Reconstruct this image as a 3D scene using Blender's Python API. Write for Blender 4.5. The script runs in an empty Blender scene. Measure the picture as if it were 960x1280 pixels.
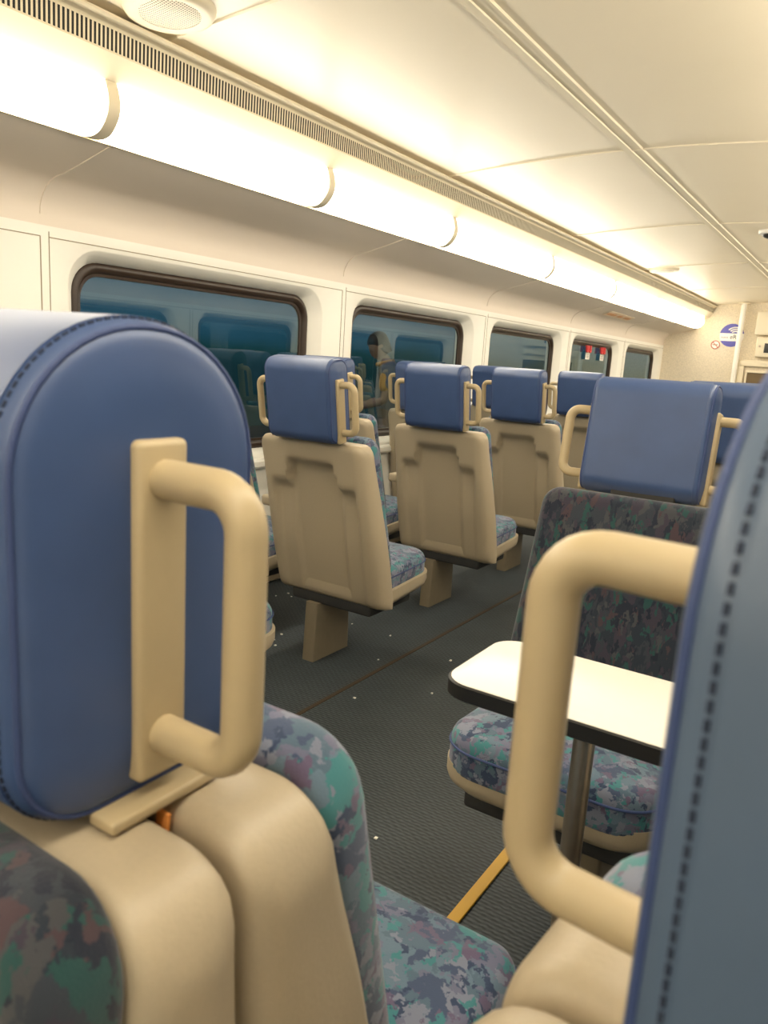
import bpy, math, random
from math import pi, sin, cos, tan, atan2, sqrt, radians as R
from mathutils import Vector, Matrix

random.seed(7)
C = bpy.context.scene.collection
sc = bpy.context.scene

# ------------------------------------------------------------------ helpers
def link(o, parent=None):
    C.objects.link(o)
    if parent is not None:
        o.parent = parent
    return o

def obj(name, vf, mat, parent=None, smooth=True, loc=None, sharp=None):
    v, f = vf
    me = bpy.data.meshes.new(name)
    me.from_pydata([tuple(p) for p in v], [], f)
    me.update()
    import bmesh
    bm = bmesh.new(); bm.from_mesh(me)
    bmesh.ops.recalc_face_normals(bm, faces=bm.faces)
    if smooth:
        ang = R(sharp if sharp else 50)
        for fc in bm.faces: fc.smooth = True
        for e in bm.edges:
            if len(e.link_faces) == 2 and e.calc_face_angle(0) > ang: e.smooth = False
    bm.to_mesh(me); bm.free()
    if mat: me.materials.append(mat)
    o = bpy.data.objects.new(name, me)
    if loc: o.location = loc
    return link(o, parent)

def tag(o, label=None, cat=None, group=None, kind=None):
    if label: o['label'] = label
    if cat: o['category'] = cat
    if group: o['group'] = group
    if kind: o['kind'] = kind
    return o

def empty(name, loc=(0, 0, 0), rz=0.0, label=None, cat=None, group=None, kind=None):
    o = bpy.data.objects.new(name, None)
    o.empty_display_size = 0.05
    o.location = loc; o.rotation_euler = (0, 0, rz)
    C.objects.link(o)
    return tag(o, label, cat, group, kind)

def struct(name, vf, mat, parent=None, smooth=True, loc=None, sharp=None):
    o = obj(name, vf, mat, parent, smooth, loc, sharp)
    if parent is None: o['kind'] = 'structure'
    return o

def children(o):
    return [c for c in bpy.data.objects if c.parent == o]

def copy_tree(o, parent=None):
    kids = children(o)
    c = o.copy(); C.objects.link(c)
    c.parent = parent
    if parent is not None: c.matrix_parent_inverse = o.matrix_parent_inverse.copy()
    for k in kids: copy_tree(k, c)
    return c

def merge(*vfs):
    V, F = [], []
    for v, f in vfs:
        n = len(V); V += [Vector(p) for p in v]; F += [[i + n for i in q] for q in f]
    return V, F

def xf(vf, m):
    return [m @ Vector(p) for p in vf[0]], vf[1]

def flipx(vf):
    return [Vector((-p[0], p[1], p[2])) for p in vf[0]], [list(reversed(q)) for q in vf[1]]

def rrect(w, h, r, n=8, rs=None):
    """rounded rectangle loop about 0,0; rs = radii for (++ , -+ , -- , +-)"""
    rs = rs or (r, r, r, r)
    pts = []
    for (sx, sy, a0), rr in zip(((1, 1, 0), (-1, 1, 90), (-1, -1, 180), (1, -1, 270)), rs):
        rr = max(rr, 1e-4)
        for k in range(n + 1):
            a = R(a0 + 90 * k / n)
            pts.append((sx * (w / 2 - rr) + rr * cos(a), sy * (h / 2 - rr) + rr * sin(a)))
    return pts

def loft(loops, cap0=True, cap1=True, closed=True):
    V, F = [], []
    n = len(loops[0])
    for L in loops: V += [Vector(p) for p in L]
    for i in range(len(loops) - 1):
        for j in range(n if closed else n - 1):
            a = i * n + j; b = i * n + (j + 1) % n
            F.append([a, b, b + n, a + n])
    if cap0: F.append(list(range(n))[::-1])
    if cap1: F.append([(len(loops) - 1) * n + j for j in range(n)])
    return V, F

def box(x0, x1, y0, y1, z0, z1, b=0.0):
    """bevelled box"""
    if b <= 0:
        V = [(x, y, z) for z in (z0, z1) for (x, y) in ((x0, y0), (x1, y0), (x1, y1), (x0, y1))]
        return [Vector(p) for p in V], [[3, 2, 1, 0], [4, 5, 6, 7], [0, 1, 5, 4], [1, 2, 6, 5], [2, 3, 7, 6], [3, 0, 4, 7]]
    w, d = x1 - x0, y1 - y0; cx, cy = (x0 + x1) / 2, (y0 + y1) / 2
    loops = []
    for s in (0, 1):
        for k in range(4):
            a = pi / 2 * k / 3
            ins = b * (1 - sin(a)) if s == 0 else b * (1 - cos(a))
            z = z0 + b * (1 - cos(a)) if s == 0 else z1 - b * (1 - sin(a))
            loops.append([(cx + p[0], cy + p[1], z) for p in rrect(w - 2 * ins, d - 2 * ins, max(b - ins, 2e-4), 3)])
    return loft(loops)

def tube(pts, r, n=12, caps=True, closed=False):
    pts = [Vector(p) for p in pts]
    rr = r if isinstance(r, (list, tuple)) else [r] * len(pts)
    m = len(pts); loops = []
    prev = None
    for i in range(m):
        if closed: t = (pts[(i + 1) % m] - pts[i - 1]).normalized()
        elif i == 0: t = (pts[1] - pts[0]).normalized()
        elif i == m - 1: t = (pts[-1] - pts[-2]).normalized()
        else: t = ((pts[i + 1] - pts[i]).normalized() + (pts[i] - pts[i - 1]).normalized()).normalized()
        if prev is None:
            u = t.orthogonal().normalized()
        else:
            u = (prev - t * prev.dot(t)).normalized()
        prev = u; w = t.cross(u)
        loops.append([pts[i] + rr[i] * (cos(2 * pi * k / n) * u + sin(2 * pi * k / n) * w) for k in range(n)])
    if closed:
        # close with best rotation match
        a = loops[0]; b = loops[-1]
        k0 = min(range(n), key=lambda k: (b[k] - a[0]).length)
        V, F = loft(loops, False, False)
        o = (m - 1) * n
        for j in range(n):
            F.append([o + (k0 + j) % n, o + (k0 + j + 1) % n, (j + 1) % n, j])
        return V, F
    return loft(loops, caps, caps)

def bend(pts, r, n=6):
    """round the inner corners of a polyline"""
    pts = [Vector(p) for p in pts]; out = [pts[0]]
    for i in range(1, len(pts) - 1):
        a, b, c = pts[i - 1], pts[i], pts[i + 1]
        d1 = (a - b).normalized(); d2 = (c - b).normalized()
        ang = d1.angle(d2); t = r / tan(ang / 2)
        p0 = b + d1 * t; cen = b + (d1 + d2).normalized() * (r / sin(ang / 2))
        v0 = p0 - cen; v1 = b + d2 * t - cen
        for k in range(n + 1):
            s = k / n; th = v0.angle(v1)
            out.append(cen + (v0 * sin((1 - s) * th) + v1 * sin(s * th)) / sin(th))
    out.append(pts[-1]); return out

def pillow(w, h, t, rp, re, dome=0.0, rs=None, taper=0.0, n=8):
    """rounded plate in XY, thickness along Z (0..t), top domed; taper narrows x toward +y"""
    loops = []
    def lp(ins, z):
        q = rrect(w - 2 * ins, h - 2 * ins, max(rp - ins, .002), n, [max(a - ins, .002) for a in rs] if rs else None)
        return [(x * (1 - taper * (y / h + .5)), y, z) for x, y in q]
    for k in range(4):
        a = pi / 2 * k / 3
        loops.append(lp(re * .5 * (1 - sin(a)), re * .5 * (1 - cos(a))))
    for k in range(6):
        a = pi / 2 * k / 5
        loops.append(lp(re * (1 - cos(a)), t - re + re * sin(a)))
    m = min(w, h) / 2
    for f in (.25, .45, .7, .9):
        ins = re + (m - re) * f
        loops.append(lp(ins * .98, t + dome * (1 - (1 - f) ** 2)))
    return loft(loops)

def ss(a, b, x):
    t = max(0.0, min(1.0, (x - a) / (b - a))); return t * t * (3 - 2 * t)

# ------------------------------------------------------------------ materials
def mat(name):
    m = bpy.data.materials.new(name); m.use_nodes = True
    nt = m.node_tree; return m, nt, nt.nodes['Principled BSDF']

def plain(name, col, rough=.5, metal=0.0, noise=0.0, scale=40, bump=0.0, spec=None, coat=0.0):
    m, nt, b = mat(name)
    b.inputs['Base Color'].default_value = (*col, 1); b.inputs['Roughness'].default_value = rough
    b.inputs['Metallic'].default_value = metal
    if spec is not None: b.inputs['Specular IOR Level'].default_value = spec
    if coat: b.inputs['Coat Weight'].default_value = coat
    if noise or bump:
        tc = nt.nodes.new('ShaderNodeTexCoord'); nz = nt.nodes.new('ShaderNodeTexNoise')
        nz.inputs['Scale'].default_value = scale; nz.inputs['Detail'].default_value = 4
        nt.links.new(tc.outputs['Object'], nz.inputs['Vector'])
        if noise:
            mx = nt.nodes.new('ShaderNodeMix'); mx.data_type = 'RGBA'
            mx.inputs['A'].default_value = (*[c * (1 - noise) for c in col], 1)
            mx.inputs['B'].default_value = (*[min(1, c * (1 + noise)) for c in col], 1)
            nt.links.new(nz.outputs['Fac'], mx.inputs['Factor']); nt.links.new(mx.outputs['Result'], b.inputs['Base Color'])
        if bump:
            bp = nt.nodes.new('ShaderNodeBump'); bp.inputs['Strength'].default_value = bump; bp.inputs['Distance'].default_value = .002
            nt.links.new(nz.outputs['Fac'], bp.inputs['Height']); nt.links.new(bp.outputs['Normal'], b.inputs['Normal'])
    return m

def math_node(nt, op, a, b=None):
    n = nt.nodes.new('ShaderNodeMath'); n.operation = op
    for i, v in enumerate((a, b)):
        if v is None: continue
        if isinstance(v, (int, float)): n.inputs[i].default_value = v
        else: nt.links.new(v, n.inputs[i])
    return n.outputs[0]

def fabric_mat(name, cols, base_scale=26, stretch=(1, 1, 1)):
    m, nt, b = mat(name)
    tc = nt.nodes.new('ShaderNodeTexCoord'); mp = nt.nodes.new('ShaderNodeMapping')
    mp.inputs['Scale'].default_value = stretch
    nt.links.new(tc.outputs['Object'], mp.inputs['Vector'])
    nz = nt.nodes.new('ShaderNodeTexNoise'); nz.inputs['Scale'].default_value = 26; nz.inputs['Detail'].default_value = 7; nz.inputs['Roughness'].default_value = .62
    nt.links.new(mp.outputs[0], nz.inputs['Vector'])
    va = nt.nodes.new('ShaderNodeVectorMath'); va.operation = 'MULTIPLY_ADD'
    va.inputs[1].default_value = (.075,) * 3
    nt.links.new(nz.outputs['Color'], va.inputs[0]); nt.links.new(mp.outputs[0], va.inputs[2])
    vo = nt.nodes.new('ShaderNodeTexVoronoi'); vo.inputs['Scale'].default_value = base_scale
    nt.links.new(va.outputs[0], vo.inputs['Vector'])
    sp = nt.nodes.new('ShaderNodeSeparateColor'); nt.links.new(vo.outputs['Color'], sp.inputs[0])
    cr = nt.nodes.new('ShaderNodeValToRGB'); cr.color_ramp.interpolation = 'CONSTANT'
    el = cr.color_ramp.elements
    for i, (p, c) in enumerate(cols):
        e = el[i] if i < 2 else el.new(p)
        e.position = p; e.color = (*c, 1)
    nt.links.new(sp.outputs[0], cr.inputs[0])
    # second, finer flecks
    vo2 = nt.nodes.new('ShaderNodeTexVoronoi'); vo2.inputs['Scale'].default_value = base_scale * 2.3
    nt.links.new(va.outputs[0], vo2.inputs['Vector'])
    sp2 = nt.nodes.new('ShaderNodeSeparateColor'); nt.links.new(vo2.outputs['Color'], sp2.inputs[0])
    cr2 = nt.nodes.new('ShaderNodeValToRGB'); cr2.color_ramp.interpolation = 'CONSTANT'
    el = cr2.color_ramp.elements
    cc = cols[2:] + cols[:2]
    for i, (p, c) in enumerate(zip([q[0] for q in cols], [q[1] for q in cc])):
        e = el[i] if i < 2 else el.new(p)
        e.position = p; e.color = (*c, 1)
    nt.links.new(sp2.outputs[1], cr2.inputs[0])
    mx = nt.nodes.new('ShaderNodeMix'); mx.data_type = 'RGBA'
    g = math_node(nt, 'GREATER_THAN', sp2.outputs[2], .62)
    nt.links.new(g, mx.inputs['Factor']); nt.links.new(cr.outputs[0], mx.inputs['A']); nt.links.new(cr2.outputs[0], mx.inputs['B'])
    nt.links.new(mx.outputs['Result'], b.inputs['Base Color'])
    b.inputs['Roughness'].default_value = .9; b.inputs['Specular IOR Level'].default_value = .2
    b.inputs['Sheen Weight'].default_value = .25
    n3 = nt.nodes.new('ShaderNodeTexNoise'); n3.inputs['Scale'].default_value = 500
    nt.links.new(tc.outputs['Object'], n3.inputs['Vector'])
    bp = nt.nodes.new('ShaderNodeBump'); bp.inputs['Strength'].default_value = .4; bp.inputs['Distance'].default_value = .001
    nt.links.new(n3.outputs['Fac'], bp.inputs['Height']); nt.links.new(bp.outputs['Normal'], b.inputs['Normal'])
    return m

WALL = plain('cream_wall_paint', (.90, .875, .80), .5)
COVE = plain('cream_cove_paint', (.79, .70, .60), .55)
CEIL = plain('ceiling_panel', (.85, .765, .60), .36, noise=.02, scale=3)
TRIM = plain('cream_trim', (.80, .72, .55), .45)
GROOVE = plain('panel_groove', (.30, .25, .17), .8)
BEIGE = plain('beige_seat_plastic', (.45, .375, .262), .42, noise=.05, scale=220, bump=.12)
TAN = plain('tan_handle_paint', (.47, .375, .225), .40, noise=.03, scale=90, bump=.05)
BLUE = plain('blue_vinyl', (.042, .080, .200), .42, noise=.14, scale=14, bump=.0, spec=.6)
PIPE = plain('dark_blue_piping', (.035, .06, .17), .6)
STITCH = plain('dark_stitch_thread', (.016, .024, .05), .8)
WORN = plain('worn_blue_vinyl', (.075, .115, .185), .42, noise=.14, scale=12, spec=.7)
FAB = fabric_mat('mottled_seat_fabric', [(0, (.085, .135, .19)), (.2, (.12, .18, .24)), (.38, (.14, .145, .22)), (.50, (.055, .20, .22)),
                 (.64, (.06, .085, .15)), (.74, (.19, .21, .28)), (.87, (.035, .055, .11)), (.95, (.125, .10, .165))], 30)
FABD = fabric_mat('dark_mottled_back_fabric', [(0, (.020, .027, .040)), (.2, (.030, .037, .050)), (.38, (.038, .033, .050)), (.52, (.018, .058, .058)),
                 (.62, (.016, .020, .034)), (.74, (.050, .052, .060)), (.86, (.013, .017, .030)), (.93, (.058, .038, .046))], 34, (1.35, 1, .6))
STEEL = plain('brushed_steel', (.45, .38, .30), .3, metal=.9, noise=.1, scale=60)
PEDM = plain('pedestal_paint', (.22, .18, .12), .5, noise=.1, scale=20)
DARK = plain('dark_under_tray', (.03, .03, .03), .7)
GASK = plain('brown_rubber_gasket', (.035, .020, .012), .38)
TTOP = plain('white_laminate', (.86, .82, .74), .35, noise=.02, scale=60)
TEDGE = plain('black_rubber_edge', (.012, .011, .010), .45)
SPECK = plain('speckled_end_panel', (.74, .66, .52), .6, noise=.32, scale=75)
BLACK = plain('black_plastic', (.02, .02, .02), .4)
WHITE = plain('white_plastic', (.85, .83, .78), .4)
RED = plain('red_plastic', (.65, .03, .03), .4)
YELLOW = plain('yellow_strip_vinyl', (.62, .36, .04), .5)
ORANGE = plain('orange_card', (.75, .28, .06), .7)
LOGOBLUE = plain('logo_blue', (.10, .10, .42), .5)
PAPER = plain('paper_scrap', (.8, .78, .72), .8)
SKIN = plain('skin', (.36, .20, .13), .5)
HAIR = plain('dark_hair', (.02, .016, .014), .6, noise=.4, scale=150, bump=.5)
SHIRT = plain('grey_shirt_cloth', (.20, .19, .20), .85, noise=.2, scale=60)
SHIRTO = plain('orange_shirt_trim', (.70, .34, .07), .8)
PANTS = plain('dark_trouser_cloth', (.03, .035, .06), .85)
SHOE = plain('black_shoe', (.02, .02, .02), .5)
ASPH = plain('platform_asphalt', (.035, .04, .045), .9, noise=.2, scale=30)

# floor: ribbed dark matting
def floor_material():
    m, nt, b = mat('ribbed_floor_matting')
    tc = nt.nodes.new('ShaderNodeTexCoord')
    sp = nt.nodes.new('ShaderNodeSeparateXYZ'); nt.links.new(tc.outputs['Object'], sp.inputs[0])
    nz = nt.nodes.new('ShaderNodeTexNoise'); nz.inputs['Scale'].default_value = 60; nz.inputs['Detail'].default_value = 2
    nt.links.new(tc.outputs['Object'], nz.inputs['Vector'])
    off = math_node(nt, 'MULTIPLY', nz.outputs['Fac'], .010)
    u = math_node(nt, 'ADD', sp.outputs[1], off)
    fy = math_node(nt, 'SINE', math_node(nt, 'MULTIPLY', u, 2 * pi / .0125))
    row = math_node(nt, 'FLOOR', math_node(nt, 'DIVIDE', u, .0125))
    sh = math_node(nt, 'MULTIPLY', math_node(nt, 'MODULO', row, 2.0), pi)
    fx = math_node(nt, 'SINE', math_node(nt, 'ADD', math_node(nt, 'MULTIPLY', sp.outputs[0], 2 * pi / .03), sh))
    h = math_node(nt, 'ADD', math_node(nt, 'MULTIPLY', fy, .35), math_node(nt, 'MULTIPLY', fx, .15))
    h = math_node(nt, 'ADD', h, .5)
    n2 = nt.nodes.new('ShaderNodeTexNoise'); n2.inputs['Scale'].default_value = 5; n2.inputs['Detail'].default_value = 6
    nt.links.new(tc.outputs['Object'], n2.inputs['Vector'])
    cr = nt.nodes.new('ShaderNodeValToRGB')
    cr.color_ramp.elements[0].position = .15; cr.color_ramp.elements[0].color = (.012, .018, .023, 1)
    cr.color_ramp.elements[1].position = .95; cr.color_ramp.elements[1].color = (.062, .078, .090, 1)
    hh = math_node(nt, 'MULTIPLY', h, math_node(nt, 'ADD', .6, math_node(nt, 'MULTIPLY', n2.outputs['Fac'], .8)))
    nt.links.new(hh, cr.inputs[0]); nt.links.new(cr.outputs[0], b.inputs['Base Color'])
    b.inputs['Roughness'].default_value = .6
    bp = nt.nodes.new('ShaderNodeBump'); bp.inputs['Strength'].default_value = .5; bp.inputs['Distance'].default_value = .002
    nt.links.new(h, bp.inputs['Height']); nt.links.new(bp.outputs['Normal'], b.inputs['Normal'])
    return m
FLOOR = floor_material()

def slot_material():
    """cream vent face cut by a row of black slots along the car"""
    m, nt, b = mat('slotted_vent_face')
    tc = nt.nodes.new('ShaderNodeTexCoord')
    sp = nt.nodes.new('ShaderNodeSeparateXYZ'); nt.links.new(tc.outputs['Object'], sp.inputs[0])
    fr = math_node(nt, 'FRACT', math_node(nt, 'DIVIDE', math_node(nt, 'ADD', sp.outputs[1], 50), .0148))
    a = math_node(nt, 'LESS_THAN', fr, .52)
    a = math_node(nt, 'MULTIPLY', a, math_node(nt, 'LESS_THAN', math_node(nt, 'ABSOLUTE', math_node(nt, 'SUBTRACT', sp.outputs[2], 2.141)), .0295))
    mx = nt.nodes.new('ShaderNodeMix'); mx.data_type = 'RGBA'
    mx.inputs['A'].default_value = (.80, .72, .55, 1); mx.inputs['B'].default_value = (.004, .003, .002, 1)
    nt.links.new(a, mx.inputs['Factor']); nt.links.new(mx.outputs['Result'], b.inputs['Base Color'])
    b.inputs['Roughness'].default_value = .6
    return m
SLOT = slot_material()

def dots_material():
    m, nt, b = mat('perforated_speaker_face')
    tc = nt.nodes.new('ShaderNodeTexCoord')
    sp = nt.nodes.new('ShaderNodeSeparateXYZ'); nt.links.new(tc.outputs['Object'], sp.inputs[0])
    def cell(o):
        f = math_node(nt, 'FRACT', math_node(nt, 'DIVIDE', math_node(nt, 'ADD', o, 5), .008))
        return math_node(nt, 'POWER', math_node(nt, 'SUBTRACT', f, .5), 2.0)
    d = math_node(nt, 'ADD', cell(sp.outputs[0]), cell(sp.outputs[1]))
    a = math_node(nt, 'LESS_THAN', d, .09)
    mx = nt.nodes.new('ShaderNodeMix'); mx.data_type = 'RGBA'
    mx.inputs['A'].default_value = (.80, .74, .6, 1); mx.inputs['B'].default_value = (.10, .08, .05, 1)
    nt.links.new(a, mx.inputs['Factor']); nt.links.new(mx.outputs['Result'], b.inputs['Base Color'])
    return m
DOTS = dots_material()

def lamp_material(strength):
    m, nt, b = mat('lit_lamp_diffuser')
    b.inputs['Base Color'].default_value = (.9, .88, .8, 1)
    b.inputs['Emission Color'].default_value = (1.0, .905, .735, 1)
    b.inputs['Emission Strength'].default_value = strength
    return m
LAMP = lamp_material(13.0)

def glass_material():
    m = bpy.data.materials.new('tinted_window_glass'); m.use_nodes = True
    nt = m.node_tree; nt.nodes.clear()
    out = nt.nodes.new('ShaderNodeOutputMaterial'); mx = nt.nodes.new('ShaderNodeMixShader')
    tr = nt.nodes.new('ShaderNodeBsdfTransparent'); tr.inputs[0].default_value = (.72, .80, .82, 1)
    gl = nt.nodes.new('ShaderNodeBsdfGlossy'); gl.inputs['Roughness'].default_value = .01
    gl.inputs['Color'].default_value = (.70, .83, .86, 1)
    fr = nt.nodes.new('ShaderNodeFresnel'); fr.inputs['IOR'].default_value = 2.2
    ge = nt.nodes.new('ShaderNodeNewGeometry')        # only the faces a ray enters by reflect
    fac = math_node(nt, 'MULTIPLY', fr.outputs[0], math_node(nt, 'SUBTRACT', 1.0, ge.outputs['Backfacing']))
    nt.links.new(fac, mx.inputs[0]); nt.links.new(tr.outputs[0], mx.inputs[1]); nt.links.new(gl.outputs[0], mx.inputs[2])
    nt.links.new(mx.outputs[0], out.inputs[0])
    return m
GLASS = glass_material()

# ------------------------------------------------------------------ the car body
XL, XR, XC = -2.70, .43, -1.135
Y0, Y1 = -2.95, 11.15
BAY = 1.88
BAY0 = 1.755
WCY = 2.665 - 1.755                         # window centre inside its bay
WZ0, WZ1, WHW, WR = .712, 1.606, .800, .15
GW, GZ0, GZ1, GR = 1.485, .745, 1.562, .125        # the rubber gasket at the bottom of the reveal

def wall_with_windows():
    """left wall seen from inside: rings round each window opening, the reveals, the cove above"""
    parts = []
    ks = range(-2, 5)
    for k in ks:
        y0 = BAY0 + BAY * k; y1 = y0 + BAY
        if k == 4: y1 = Y1
        cy = y0 + WCY; cz = (WZ0 + WZ1) / 2
        hole = rrect(2 * WHW, WZ1 - WZ0, WR, 8)
        N = len(hole)
        zt, zb = 1.66, 0.0
        outer = []
        for (a, b) in hole:
            # push outward onto the bay's rectangle
            ext = []
            ax = (y1 - cy) if a > 0 else (cy - y0)
            bz = (zt - cz) if b > 0 else (cz - zb)
            t = min(ax / max(abs(a), 1e-6), bz / max(abs(b), 1e-6))
            outer.append((a * t, b * t))
        # snap the nearest outer points to the bay's corners
        for sx in (1, -1):
            for sz in (1, -1):
                corner = ((y1 - cy) if sx > 0 else -(cy - y0), (zt - cz) if sz > 0 else -(cz - zb))
                i = min(range(N), key=lambda q: (outer[q][0] - corner[0]) ** 2 + (outer[q][1] - corner[1]) ** 2)
                outer[i] = corner
        L0 = [(XL, cy + a, cz + b) for a, b in outer]
        L1 = [(XL, cy + a, cz + b) for a, b in hole]
        inn = rrect(2 * WHW - .012, WZ1 - WZ0 - .012, WR - .006, 8)
        L2 = [(XL - .004, cy + a * 1, cz + b) for a, b in inn]
        inn2 = rrect(GW, GZ1 - GZ0, GR, 8); gz = (GZ0 + GZ1) / 2
        L3 = [(XL - .062, cy + a, gz + b) for a, b in inn2]
        L4 = [(XL - .13, cy + a, gz + b) for a, b in inn2]
        parts.append(loft([L0, L1, L2, L3, L4], False, False))
    # flat run behind the camera
    yb = BAY0 - 2 * BAY
    parts.append(([(XL, Y0, 0), (XL, yb, 0), (XL, yb, 1.66), (XL, Y0, 1.66)], [[0, 1, 2, 3]]))
    return merge(*parts)

COVE_P = [(XL, 1.66), (XL, 1.70)]
for k in range(1, 9):
    a = pi / 2 * k / 8
    COVE_P.append((XL + .14 * (1 - cos(a)), 1.70 + .125 * sin(a)))
COVE_P += [(-2.42, 1.86), (-2.30, 1.893), (-2.30, 1.91)]

def sweep(profile, y0, y1, n=1):
    loops = []
    for i in range(n + 1):
        y = y0 + (y1 - y0) * i / n
        loops.append([(x, y, z) for x, z in profile])
    return loft(loops, False, False, closed=False)

def mirror(vf):
    return [Vector((2 * XC - p[0], p[1], p[2])) for p in vf[0]], [list(reversed(q)) for q in vf[1]]

def side(vf, s): return vf if s == 'left' else mirror(vf)

WALLV = wall_with_windows()
for s in ('left', 'right'):
    struct('wall_' + s, side(WALLV, s), WALL, sharp=40)
    struct('trim_cove_' + s, side(sweep(COVE_P, Y0, Y1), s), COVE)

# panel seams: thin dark grooves on the left/right wall, cove ribs at every bay
for s in ('left', 'right'):
    g = []
    for k in range(-2, 5):
        y0 = BAY0 + BAY * k; y1 = min(y0 + BAY, Y1)
        g.append(box(XL, XL + .0015, y0 + .035, y1 - .0, 1.618, 1.6215))
        g.append(box(XL, XL + .0015, y0 - .002, y0 + .002, .80, 1.62))
        g.append(box(XL, XL + .0015, y0 + .034, y0 + .037, .80, 1.64))
    o = struct('trim_panel_seams_' + s, side(merge(*g), s), GROOVE, smooth=False)
    ribs = []
    for k in range(-2, 5):
        y0 = BAY0 + BAY * k
        # a shallow step where two cove panels overlap
        P = [(x + .004, z - .004) for x, z in COVE_P[1:-1]]
        loops = []
        for dy, e in ((0, -.006), (0.001, .003), (.03, .003), (.034, -.006)):
            loops.append([(x + e, y0 + dy, z - e) for x, z in COVE_P[1:-1]])
        ribs.append(loft(loops, False, False, closed=False))
    struct('trim_cove_ribs_' + s, side(merge(*ribs), s), COVE)
    # ledge under the windows with the heater cover below
    led = loft([[(x, y, z) for x, z in ((XL, .70), (XL + .035, .70), (XL + .045, .69), (XL + .045, .665), (XL + .03, .65), (XL, .65))] for y in (Y0, Y1)])
    struct('trim_ledge_' + s, side(led, s), WALL, sharp=30)
    heat = loft([[(x, y, z) for x, z in ((XL, .16), (XL + .03, .16), (XL + .035, .02), (XL, .02))] for y in (Y0, Y1)])
    struct('trim_heater_' + s, side(heat, s), PEDM, sharp=30)

# windows
def window(n, k, s):
    y0 = BAY0 + BAY * k; cy = y0 + WCY; cz = (GZ0 + GZ1) / 2
    W, Hh = GW + .002, GZ1 - GZ0 + .002
    loops = []
    X = XL - .068
    for ins, dx in ((0, -.04), (0, 0), (.006, .010), (.018, .014), (.03, .010), (.038, 0), (.040, -.006), (.052, -.008), (.054, -.02)):
        loops.append([(X + dx, a, b) for a, b in rrect(W - 2 * ins, Hh - 2 * ins, GR - ins * .6, 8)])
    vf = xf(loft(loops, False, False), Matrix.Translation((0, cy, cz)))
    g = struct('window_%d' % n, side(vf, s), GASK)
    lo = [(0, a, b) for a, b in rrect(W - .09, Hh - .09, GR - .03, 8)]
    pv = loft([[(X - .012, a, b) for _, a, b in lo], [(X - .018, a, b) for _, a, b in lo]])
    p = obj('window_pane', side(xf(pv, Matrix.Translation((0, cy, cz))), s), GLASS, g, sharp=30)
    return g
n = 1
for s in ('left', 'right'):
    for k in range(-2, 5):
        window(n, k, s); n += 1

# floor, ends, ceiling
struct('floor', box(XL - .1, XR + .1, Y0 - .1, Y1 + .1, -.06, 0), FLOOR, smooth=False)
struct('trim_floor_seam', box(-1.572, -1.556, Y0, Y1, 0, .0025), plain('brown_floor_seam', (.05, .03, .015), .6), smooth=False)
struct('wall_front', box(XL - .1, XR + .1, Y1, Y1 + .06, 0, 2.35), SPECK, smooth=False)
struct('wall_back', box(XL - .1, XR + .1, Y0 - .06, Y0, 0, 2.35), WALL, smooth=False)

# ceiling arch with its lip, trough and vent face on each side
LIPX, LIPZ = -2.075, 2.19
def ceil_z(x):
    t = (x - XC) / (XC - (-2.13)); return 2.262 - .052 * t * t
arch = []
for i in range(41):
    x = -2.13 + (2 * (XC + 2.13)) * i / 40
    arch.append((x, ceil_z(x)))
struct('ceiling', sweep(arch, Y0, Y1, 40), CEIL)
seam = loft([[(x, y, z) for x, z in ((XC - .055, ceil_z(XC) + .002), (XC - .052, ceil_z(XC) - .008), (XC - .022, ceil_z(XC) - .008), (XC - .020, ceil_z(XC) - .003),
        (XC + .020, ceil_z(XC) - .003), (XC + .022, ceil_z(XC) - .008), (XC + .030, ceil_z(XC) - .008), (XC + .033, ceil_z(XC) + .002))] for y in (Y0, Y1)], closed=False, cap0=False, cap1=False)
struct('trim_ceiling_spine', seam, TRIM, sharp=30)
cj = []
for k in range(-2, 6):
    y = 1.84 + 1.88 * k
    loops = []
    for dy, e in ((-.010, -.002), (-.006, .006), (.004, .006), (.005, -.002)):
        loops.append([(x, y + dy, z - e) for x, z in arch])
    cj.append(loft(loops, False, False, closed=False))
struct('trim_ceiling_joints', merge(*cj), CEIL)

for s in ('left', 'right'):
    lip = [(-2.14, 2.215), (-2.125, 2.205), (-2.10, 2.205), (-2.075, 2.197), (-2.072, 2.190), (-2.078, 2.184)]
    face = [(-2.078, 2.184), (-2.092, 2.172)]
    struct('trim_ceiling_lip_' + s, side(sweep(lip + [(-2.105, 2.182), (-2.110, 2.180), (-2.112, 2.176)], Y0, Y1), s), TRIM, sharp=25)
    struct('trim_vent_slots_' + s, side(sweep([(-2.112, 2.176), (-2.114, 2.106)], Y0, Y1), s), SLOT)
    struct('trim_vent_base_' + s, side(sweep([(-2.114, 2.106), (-2.122, 2.098), (-2.15, 2.065), (-2.163, 2.045), (-2.20, 2.045), (-2.31, 1.90), (-2.30, 1.892), (-2.285, 1.892)], Y0, Y1), s), TRIM, sharp=25)

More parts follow.
